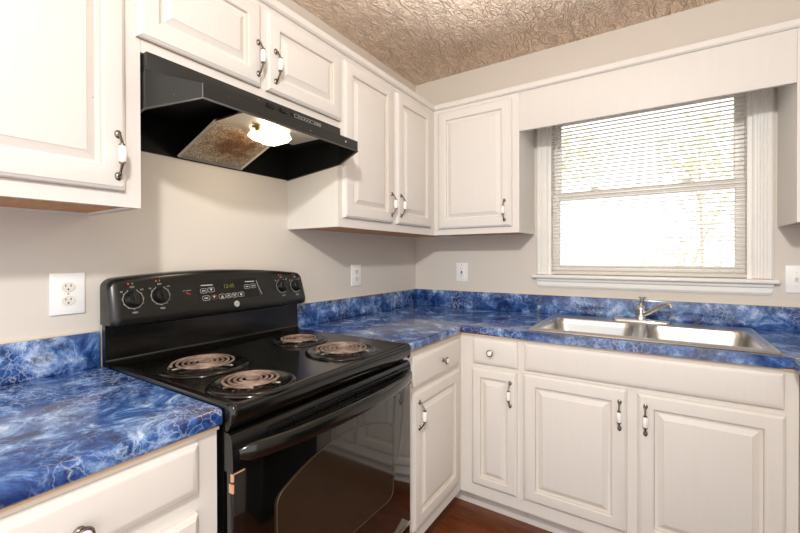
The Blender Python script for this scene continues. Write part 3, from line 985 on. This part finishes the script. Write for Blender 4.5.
for (ky, kz, sc_) in ((-1.858, 1.117, 1.0), (-1.777, 1.122, 1.0), (-1.282, 1.122, 1.0), (-1.206, 1.120, 1.0)):
    d = FaceMB()
    R = 0.0285
    d.farc(ky, kz, R, math.radians(-245), math.radians(65), 0.0014)
    for q in range(11):
        a = math.radians(-245 + 31 * q)
        c = face_pt(ky, kz)
        dv = Vector((0, math.cos(a), 0)) + sl * math.sin(a)
        pv = Vector((0, -math.sin(a), 0)) + sl * math.cos(a)
        p0, p1 = c + dv * (R + 0.0005), c + dv * (R + 0.004)
        wv = pv * 0.0007
        d.add([p0 - wv + nrm * .0006, p0 + wv + nrm * .0006, p1 + wv + nrm * .0006, p1 - wv + nrm * .0006], [(0, 1, 2, 3)])
    d.ftext('OFF', ky, kz + 0.0365, 0.0078)
    d.ftext('HI', ky - 0.030, kz + 0.024, 0.0072)
    d.ftext('LO', ky + 0.027, kz + 0.028, 0.0072)
    d.ftext('MED', ky + 0.002, kz - 0.040, 0.0078)
    d.flathe(ky - 0.0095, kz + 0.047, [(0.0034, 0.0), (0.0034, 0.0007)], 14, 1)
    d.ftext('F' if kz > 1.121 else 'R', ky + 0.002, kz + 0.047, 0.0072)
    d.build('dial_marking', [WPRINT, RPRINT], st, 0)
    kn = FaceMB()
    kn.flathe(ky, kz, [(0.0245, 0.0005), (0.0245, 0.003), (0.0225, 0.006), (0.0205, 0.010), (0.019, 0.016), (0.017, 0.018)])
    ko = kn.build('control_knob', BPLAS, st, 45)
    g = FaceMB()
    ang = math.radians(6)
    c = face_pt(ky, kz)
    vv = []
    for o, wy, wz in ((0.014, 0.0075, 0.023), (0.022, 0.0062, 0.0225), (0.0265, 0.004, 0.020)):
        for i in range(20):
            a = 2 * PI * i / 20
            ly, lz = wy * math.copysign(abs(math.cos(a)) ** 0.7, math.cos(a)), wz * math.copysign(abs(math.sin(a)) ** 0.7, math.sin(a))
            vv.append(c + Vector((0, ly * math.cos(ang) - lz * math.sin(ang), 0)) + sl * (ly * math.sin(ang) + lz * math.cos(ang)) + nrm * o)
    g.loft([vv[0:20], vv[20:40], vv[40:60]], 0, True, False, True)
    g.build('knob_grip', BPLAS, ko, 40)
# display
d = FaceMB()
dy0, dy1, dz0, dz1 = -1.652, -1.405, 1.088, 1.163
d.fbox((dy0 + dy1) / 2, (dz0 + dz1) / 2, dy1 - dy0, (dz1 - dz0), -0.004, 0.0012)
disp = d.build('display', DISPB, st, 0)
t_ = FaceMB(); t_.ftext('12:45', -1.532, 1.137, 0.021, 0.0016)
t_.build('clock', CLOCKE, disp, 0)
def button(y, z, wy, wz, content, red=False):
    g = FaceMB()
    g.fbox(y, z, wy, wz, 0.001, 0.0018)
    bo = g.build('button', DISPB, disp, 0)
    g = FaceMB()
    g.farc(y, z, 1.0, 0, 2 * PI, 0.0, 2) if False else None
    # rounded outline
    n = 32
    vv, ff = [], []
    c = face_pt(y, z)
    for i in range(n):
        a = 2 * PI * i / n
        ca, sa = math.cos(a), math.sin(a)
        ey_, ez_ = math.copysign(abs(ca) ** 0.55, ca), math.copysign(abs(sa) ** 0.55, sa)
        for k in (0.0, 0.0013):
            vv.append(c + Vector((0, (wy / 2 - k) * ey_, 0)) + sl * ((wz / 2 - k) * ez_) + nrm * 0.0021)
    for i in range(n):
        j = (i + 1) % n
        ff.append((2 * i, 2 * j, 2 * j + 1, 2 * i + 1))
    g.add(vv, ff, 1 if red else 0)
    if content == 'bar': g.fbox(y, z, wy * 0.5, wz * 0.22, 0.001, 0.0022)
    elif content in ('up', 'down', 'fill', 'heart'):
        s = -1 if content in ('down', 'heart') else 1
        c2 = face_pt(y, z, 0.0022)
        h_, w_ = wz * 0.28, wy * 0.24
        if content in ('up', 'down'):
            for sg in (-1, 1):
                p0 = c2 + sl * (h_ * s); p1 = c2 + Vector((0, sg * w_, 0)) - sl * (h_ * s)
                off = Vector((0, 0.0018, 0))
                g.add([p0 - off, p0 + off, p1 + off, p1 - off], [(0, 1, 2, 3)])
        else:
            g.add([c2 + sl * (h_ * s), c2 + Vector((0, w_, 0)) - sl * (h_ * s), c2 - Vector((0, w_, 0)) - sl * (h_ * s)], [(0, 1, 2)])
    elif content == 'disc': g.flathe(y, z, [(wz * 0.27, 0.001), (wz * 0.27, 0.0022)], 16)
    g.build('button_symbol', [WPRINT, DIMRED], bo, 0)
button(-1.632, 1.126, 0.026, 0.017, 'bar'); button(-1.604, 1.128, 0.026, 0.017, 'heart')
button(-1.626, 1.1005, 0.028, 0.018, 'bar'); button(-1.596, 1.1015, 0.024, 0.018, 'heart', True)
button(-1.564, 1.1015, 0.027, 0.018, 'fill'); button(-1.538, 1.102, 0.022, 0.018, 'up'); button(-1.513, 1.102, 0.022, 0.018, 'down'); button(-1.485, 1.103, 0.027, 0.018, 'disc')
button(-1.455, 1.130, 0.026, 0.017, 'bar'); button(-1.426, 1.131, 0.024, 0.017, 'bar')
for ya_, za_, wa_ in ((-1.618, 1.145, 0.045), (-1.440, 1.149, 0.042)):
    t_ = FaceMB()
    t_.fbox(ya_, za_, wa_, 0.0038, 0.001, 0.0018)
    t_.build('legend', WPRINT, disp, 0)
t_ = FaceMB()
c_ = [face_pt(-1.409 + 0.006 * (i / 10) ** 2 + i * 0.0013, 1.153 - i * 0.0056, 0.0014) for i in range(11)]
t_.tube(c_, 0.0011, 6)
t_.build('trim_line', WPRINT, disp, 0)
t_ = FaceMB()
t_.ftext('HOT SURFACE', -1.690, 1.131, 0.0042)
t_.flathe(-1.690, 1.1225, [(0.0032, 0), (0.0032, 0.0008)], 12, 1); t_.flathe(-1.682, 1.1195, [(0.0022, 0), (0.0022, 0.0008)], 12, 1)
t_.build('indicator_light', [WPRINT, RPRINT], st, 0)
t_ = FaceMB()
ly_, lz_ = -1.508, 1.0695
t_.flathe(ly_, lz_, [(0.0115, 0.0005), (0.0115, 0.0015), (0.0105, 0.0018)], 30, 0)
for k in range(4):
    a = k * PI / 2 + 0.5
    cc = (ly_ + 0.0072 * math.cos(a), lz_ + 0.0072 * math.sin(a))
    t_.farc(cc[0], cc[1], 0.0026, a, a + PI, 0.0006, 10, 0.0022, 1)
t_.farc(ly_, lz_, 0.0100, 0, 2 * PI, 0.0005, 30, 0.0022, 1)
t_.ftext('GE', ly_, lz_, 0.0075, 0.0020, 1)
t_.build('badge', [mat('silver_badge', (215, 212, 205), 0.3, metal=0.6), BLKB], st, 0)

# oven door
DX = 0.660
m = MB()
m.box(Q(0.630, YA + 0.006, 0.262), Q(DX, YB - 0.004, 0.800), bev=0.004)
door = m.build('oven_door', BGLASS, st)
# upper door trim: slanted, with louvres between door top and handle
m = MB()
pr = [(x_ - 0.004, z_) for x_, z_ in [(0.634, 0.858), (0.652, 0.858), (0.658, 0.855), (0.664, 0.846), (0.668, 0.80), (0.668, 0.776), (0.664, 0.772), (0.634, 0.772)]]
m.loft([[Q(x, y, z) for x, z in pr] for y in (YA + 0.004, YB - 0.003)], 0, True, True, True)
m.build('door_top_trim', BLACK, door, 30)
m = MB()
for r_ in range(3):
    zc = 0.842 - r_ * 0.0115
    xc = 0.6615 + r_ * 0.0012
    for k in range(7):
        ya = YA + 0.10 + k * 0.082
        m.box(Q(xc - 0.001, ya, zc - 0.0032), Q(xc + 0.0012, ya + 0.074, zc + 0.0018), 0)
m.build('vent_louver', MATTE, door, 0)
# bowed handle
m = MB()
rings = []
N = 40
for i in range(N + 1):
    t = i / N
    y = YA + 0.016 + (YB - YA - 0.028) * t
    s = 2 * t - 1
    bow = max(0.0, 1 - abs(s) ** 2.6)
    e = min(1.0, (1 - abs(s)) / 0.05)
    e = math.sqrt(max(0.0, 1 - (1 - e) ** 2))
    xo = 0.662 + 0.056 * bow
    hh = 0.012 + 0.009 * e
    zc = 0.812 + 0.004 * bow
    th = 0.010 + 0.006 * e
    ring = []
    for k in range(16):
        a = 2 * PI * k / 16
        ca, sa = math.cos(a), math.sin(a)
        ring.append(Q(xo + th * math.copysign(abs(ca) ** 0.8, ca), y, zc + hh * math.copysign(abs(sa) ** 0.7, sa)))
    rings.append(ring)
m.loft(rings, 0, True, True, True)
m.build('handle', BLACK, door, 50)
# arched oven window
pts = []
wy0, wy1 = -1.79, -1.27
for (y, z) in [(wy0 + 0.02, 0.405), (wy1 - 0.03, 0.405)]: pts.append((y, z))
for i in range(6):
    a = -PI / 2 + PI / 2 * i / 5
    pts.append((wy1 - 0.03 + 0.03 * math.cos(a), 0.435 + 0.03 * math.sin(a)))
def arch(y): return 0.728 - 0.064 * (abs(y + 1.53) / 0.26) ** 2.1
pts.append((wy1, arch(wy1) - 0.018)); pts.append((wy1 - 0.004, arch(wy1) - 0.006)); pts.append((wy1 - 0.014, arch(wy1 - 0.014)))
for i in range(1, 24):
    y = wy1 - 0.014 + (wy0 + 0.014 - wy1 + 0.014) * i / 24
    pts.append((y, arch(y)))
pts.append((wy0 + 0.014, arch(wy0 + 0.014))); pts.append((wy0 + 0.004, arch(wy0) - 0.006)); pts.append((wy0, arch(wy0) - 0.018))
pts.append((wy0, 0.435)); pts.append((wy0 + 0.006, 0.417))
cy_, cz_ = -1.53, 0.56
def scl(p, k): return (cy_ + (p[0] - cy_) * k, cz_ + (p[1] - cz_) * k)
m = MB()
m.loft([[Q(DX - 0.002, *p) for p in pts], [Q(DX + 0.0012, *p) for p in pts], [Q(DX + 0.0012, *scl(p, 0.993)) for p in pts]], 0, True, False, True)
wn = m.build('oven_window', OVENWIN, door, 20)
m = MB()
m.loft([[Q(DX + 0.0012, *scl(p, 0.978)) for p in pts], [Q(DX + 0.0022, *scl(p, 0.974)) for p in pts], [Q(DX + 0.0022, *scl(p, 0.967)) for p in pts], [Q(DX + 0.0012, *scl(p, 0.963)) for p in pts]])
m.build('window_border', mat('bronze_window_border', (66, 58, 45), 0.2, spec=0.6), wn, 30)
m = MB(); m.box(Q(0.654, YA + 0.0045, 0.754), Q(0.6612, YA + 0.0085, 0.772)).box(Q(0.648, YA + 0.0045, 0.729), Q(0.6612, YA + 0.0085, 0.748)).box(Q(0.659, YA + 0.006, 0.7695), Q(0.6622, YA + 0.035, 0.772))
m.build('peeled_edge', PEACH, door, 0)
# storage drawer
m = MB(); m.box(Q(0.630, YA + 0.006, 0.075), Q(0.658, YB - 0.004, 0.254), bev=0.005)
dwr = m.build('storage_drawer', BLACK, st)
MB().box(Q(0.651, YA + 0.03, 0.252), Q(0.662, YB - 0.006, 0.257), bev=0.001).build('drawer_lip', ALU, dwr)

# ------------------------------------------------------------------ outlets and switches
def plate_thing(name, label, cat, loc, rotz, w_, h_, kind):
    t = thing(name, label, cat, loc, rotz)
    MB().box((-w_ / 2, -0.006, 0), (w_ / 2, 0.0, h_), bev=0.0025, seg=3).build('cover_plate', PLATE, t)
    zc = h_ / 2
    if kind in ('duplex', 'jumbo'):
        for s in (1, -1):
            m = MB()
            zz = zc + s * 0.0197
            m.lathe([(0.0172, 0.005), (0.0172, 0.0078), (0.016, 0.0085)], (0, 0, zz), '-y', 26, 0, 1.0, 0.82)
            for sx in (-1, 1):
                m.box((sx * 0.0062 - 0.001, -0.0088, zz + 0.0005), (sx * 0.0062 + 0.001, -0.0084, zz + 0.0075), 1)
            m.lathe([(0.0024, 0.008), (0.0024, 0.0088)], (0, 0, zz - 0.0068), '-y', 10, 1)
            m.build('receptacle', [ALMOND, DARK], t, 30)
        MB().lathe([(0.003, 0.005), (0.0028, 0.0068), (0.0005, 0.0072)], (0, 0, zc), '-y', 12).build('screw', ALU, t)
    if kind == 'gfci':
        m = MB().box((-0.0165, -0.0085, zc - 0.0335), (0.0165, -0.005, zc + 0.0335), 0, bev=0.001)
        for s in (1, -1):
            zz = zc + s * 0.021
            for sx in (-1, 1): m.box((sx * 0.0062 - 0.001, -0.0090, zz), (sx * 0.0062 + 0.001, -0.0084, zz + 0.007), 1)
            m.lathe([(0.0022, 0.0082), (0.0022, 0.009)], (0, 0, zz - 0.006), '-y', 10, 1)
        m.build('receptacle', [PLATE, DARK], t, 30)
        MB().box((-0.006, -0.0105, zc + 0.0008), (0.006, -0.008, zc + 0.0085), bev=0.0006).build('reset_button', REDB, t)
        MB().box((-0.006, -0.0105, zc - 0.0085), (0.006, -0.008, zc - 0.0008), bev=0.0006).build('test_button', BLKB, t)
        for s in (1, -1):
            MB().lathe([(0.003, 0.005), (0.0028, 0.0068), (0.0005, 0.0072)], (0, 0, zc + s * 0.048), '-y', 12).build('screw', ALU, t)
    if kind == 'switch2':
        for sx in (-0.023, 0.023):
            m = MB()
            m.box((sx - 0.0055, -0.008, zc - 0.0125), (sx + 0.0055, -0.005, zc + 0.0125), 0, bev=0.0008)
            m.box((sx - 0.0042, -0.019, zc + 0.001), (sx + 0.0042, -0.006, zc + 0.009), 0, bev=0.0015)
            m.build('toggle', ALMOND, t, 30)
            for s in (1, -1):
                MB().lathe([(0.003, 0.005), (0.0028, 0.0068), (0.0005, 0.0072)], (sx, 0, zc + s * 0.030), '-y', 12).build('screw', ALU, t)
    return t
plate_thing('outlet', 'oversized white duplex outlet on left wall above the left counter', 'outlet', (0.0005, -1.990, 1.0795), LEFT, 0.083, 0.121, 'jumbo')
plate_thing('outlet', 'white duplex outlet on left wall between stove and corner, under cabinet', 'outlet', (0.0005, -0.669, 1.080), LEFT, 0.086, 0.121, 'duplex')
plate_thing('outlet', 'white outlet with red reset button on window wall near the corner', 'outlet', (0.352, -0.0005, 1.0815), BACK, 0.080, 0.122, 'gfci')
plate_thing('light_switch', 'white double toggle switch plate right of the window', 'switch', (1.9475, -0.0005, 1.0815), BACK, 0.116, 0.120, 'switch2')

# ------------------------------------------------------------------ window blind
bl = thing('window_blind', 'white mini blind hanging over the window with open slats', 'blind', (1.335, -0.004, 1.142))
BX0, BX1 = 0.8935 - 1.335, 1.7775 - 1.335
yb = 0.022                      # slat centre, inside the opening
yb = 0.020
m = MB()
zs = 1.172 - 1.142
k = 0
while zs < 2.02 - 1.142:
    prof = []
    for i in range(5):
        q = -1 + i * 0.5
        prof.append((q * 0.0122, 0.0024 * (1 - q * q) - q * 0.0003))
    m.add([(BX0, yb + a, zs + z) for a, z in prof] + [(BX1, yb + a, zs + z) for a, z in prof] +
          [(BX0, yb + a, zs + z - 0.0005) for a, z in prof] + [(BX1, yb + a, zs + z - 0.0005) for a, z in prof],
          [(i, i + 1, i + 6, i + 5) for i in range(4)] + [(i + 11, i + 10, i + 15, i + 16) for i in range(4)])
    zs += 0.0205
m.build('slats', BLIND, bl, 60)
MB().box((BX0, yb - 0.011, 0.001), (BX1, yb + 0.011, 0.016), bev=0.003).build('bottom_rail', BLIND, bl)
MB().box((BX0, yb - 0.014, 2.02 - 1.142), (BX1, yb + 0.014, 2.044 - 1.142), bev=0.002).build('head_rail', BLIND, bl)
for xx in (BX0 + 0.11, 0.0, BX1 - 0.11):
    m = MB()
    for yy in (yb - 0.0128, yb + 0.0128):
        m.tube([(xx, yy, 0.014), (xx, yy, 0.880)], 0.0006, 5)
    m.build('ladder_cord', BLIND, bl, 60)
MB().tube([(BX0 + 0.045, yb - 0.018, 0.880), (BX0 + 0.045, yb - 0.020, 0.30)], 0.003, 8).build('tilt_wand', mat('clear_wand', (225, 224, 220), 0.15), bl, 60)

# ------------------------------------------------------------------ outside
GZ = -0.5
struct(MB().box((-14, 0.4, GZ - 0.1), (16, 26, GZ)).build('ground', GROUND_BOUNCE, smooth=0))
def leaves(m, c, rad, n, size, rnd):
    for _ in range(n):
        d = Vector((rnd.gauss(0, 1), rnd.gauss(0, 1), rnd.gauss(0, 1))).normalized()
        r = rnd.random() ** 0.45
        p = Vector(c) + Vector((d.x * rad[0], d.y * rad[1], d.z * rad[2])) * r
        a = Vector((rnd.gauss(0, 1), rnd.gauss(0, 1), rnd.gauss(0, .6))).normalized()
        b2 = a.cross(Vector((rnd.gauss(0, 1), rnd.gauss(0, 1), rnd.gauss(0, 1)))).normalized()
        s = size * rnd.uniform(0.6, 1.3)
        m.add([p - a * s, p + b2 * s * 0.45, p + a * s, p - b2 * s * 0.45], [(0, 1, 2, 3)])
def tree(label, loc, clumps, n, size, trunk_h, mt, seed, name='tree'):
    rnd = random.Random(seed)
    t = thing(name, label, name, loc)
    m = MB()
    for c, r in clumps: leaves(m, c, r, int(n * r[0] * r[2]), size, rnd)
    m.build('foliage', mt, t, 0)
    b2 = MB()
    b2.tube([(0, 0, 0), (0.05, 0, trunk_h * 0.5), (0, 0.02, trunk_h)], [0.035, 0.03, 0.02], 8)
    for c, r in clumps:
        b2.tube([(0, 0, trunk_h * 0.8), tuple(Vector(c) * 0.5 + Vector((0, 0, trunk_h * 0.45))), c], [0.022, 0.015, 0.008], 6)
    b2.build('trunk', BARK, t, 50)
tree('pale green leafy tree outside, high in the window left of centre', (-1.7, 9.0, GZ), [((0, 0, 4.3), (1.3, 1.0, 0.75)), ((1.2, 0.2, 4.5), (1.0, 0.8, 0.8)), ((-0.9, 0, 4.6), (0.9, 0.8, 0.6))], 260, 0.11, 4.0, LEAF, 3)
tree('pale green leafy tree outside, upper right of the window', (2.1, 8.0, GZ), [((0, 0, 4.2), (0.9, 0.8, 0.7)), ((0.5, 0.2, 3.3), (0.8, 0.7, 0.7)), ((-0.3, 0.1, 3.7), (0.5, 0.5, 0.4))], 240, 0.10, 3.6, LEAF, 5)
tree('pale shrub outside behind the lower right of the window', (1.75, 5.5, GZ), [((0, 0, 1.75), (0.75, 0.6, 0.45)), ((0.4, 0.1, 2.4), (0.6, 0.5, 0.5)), ((-0.3, 0, 1.4), (0.6, 0.5, 0.4))], 420, 0.07, 1.5, LEAF2, 8, 'shrub')
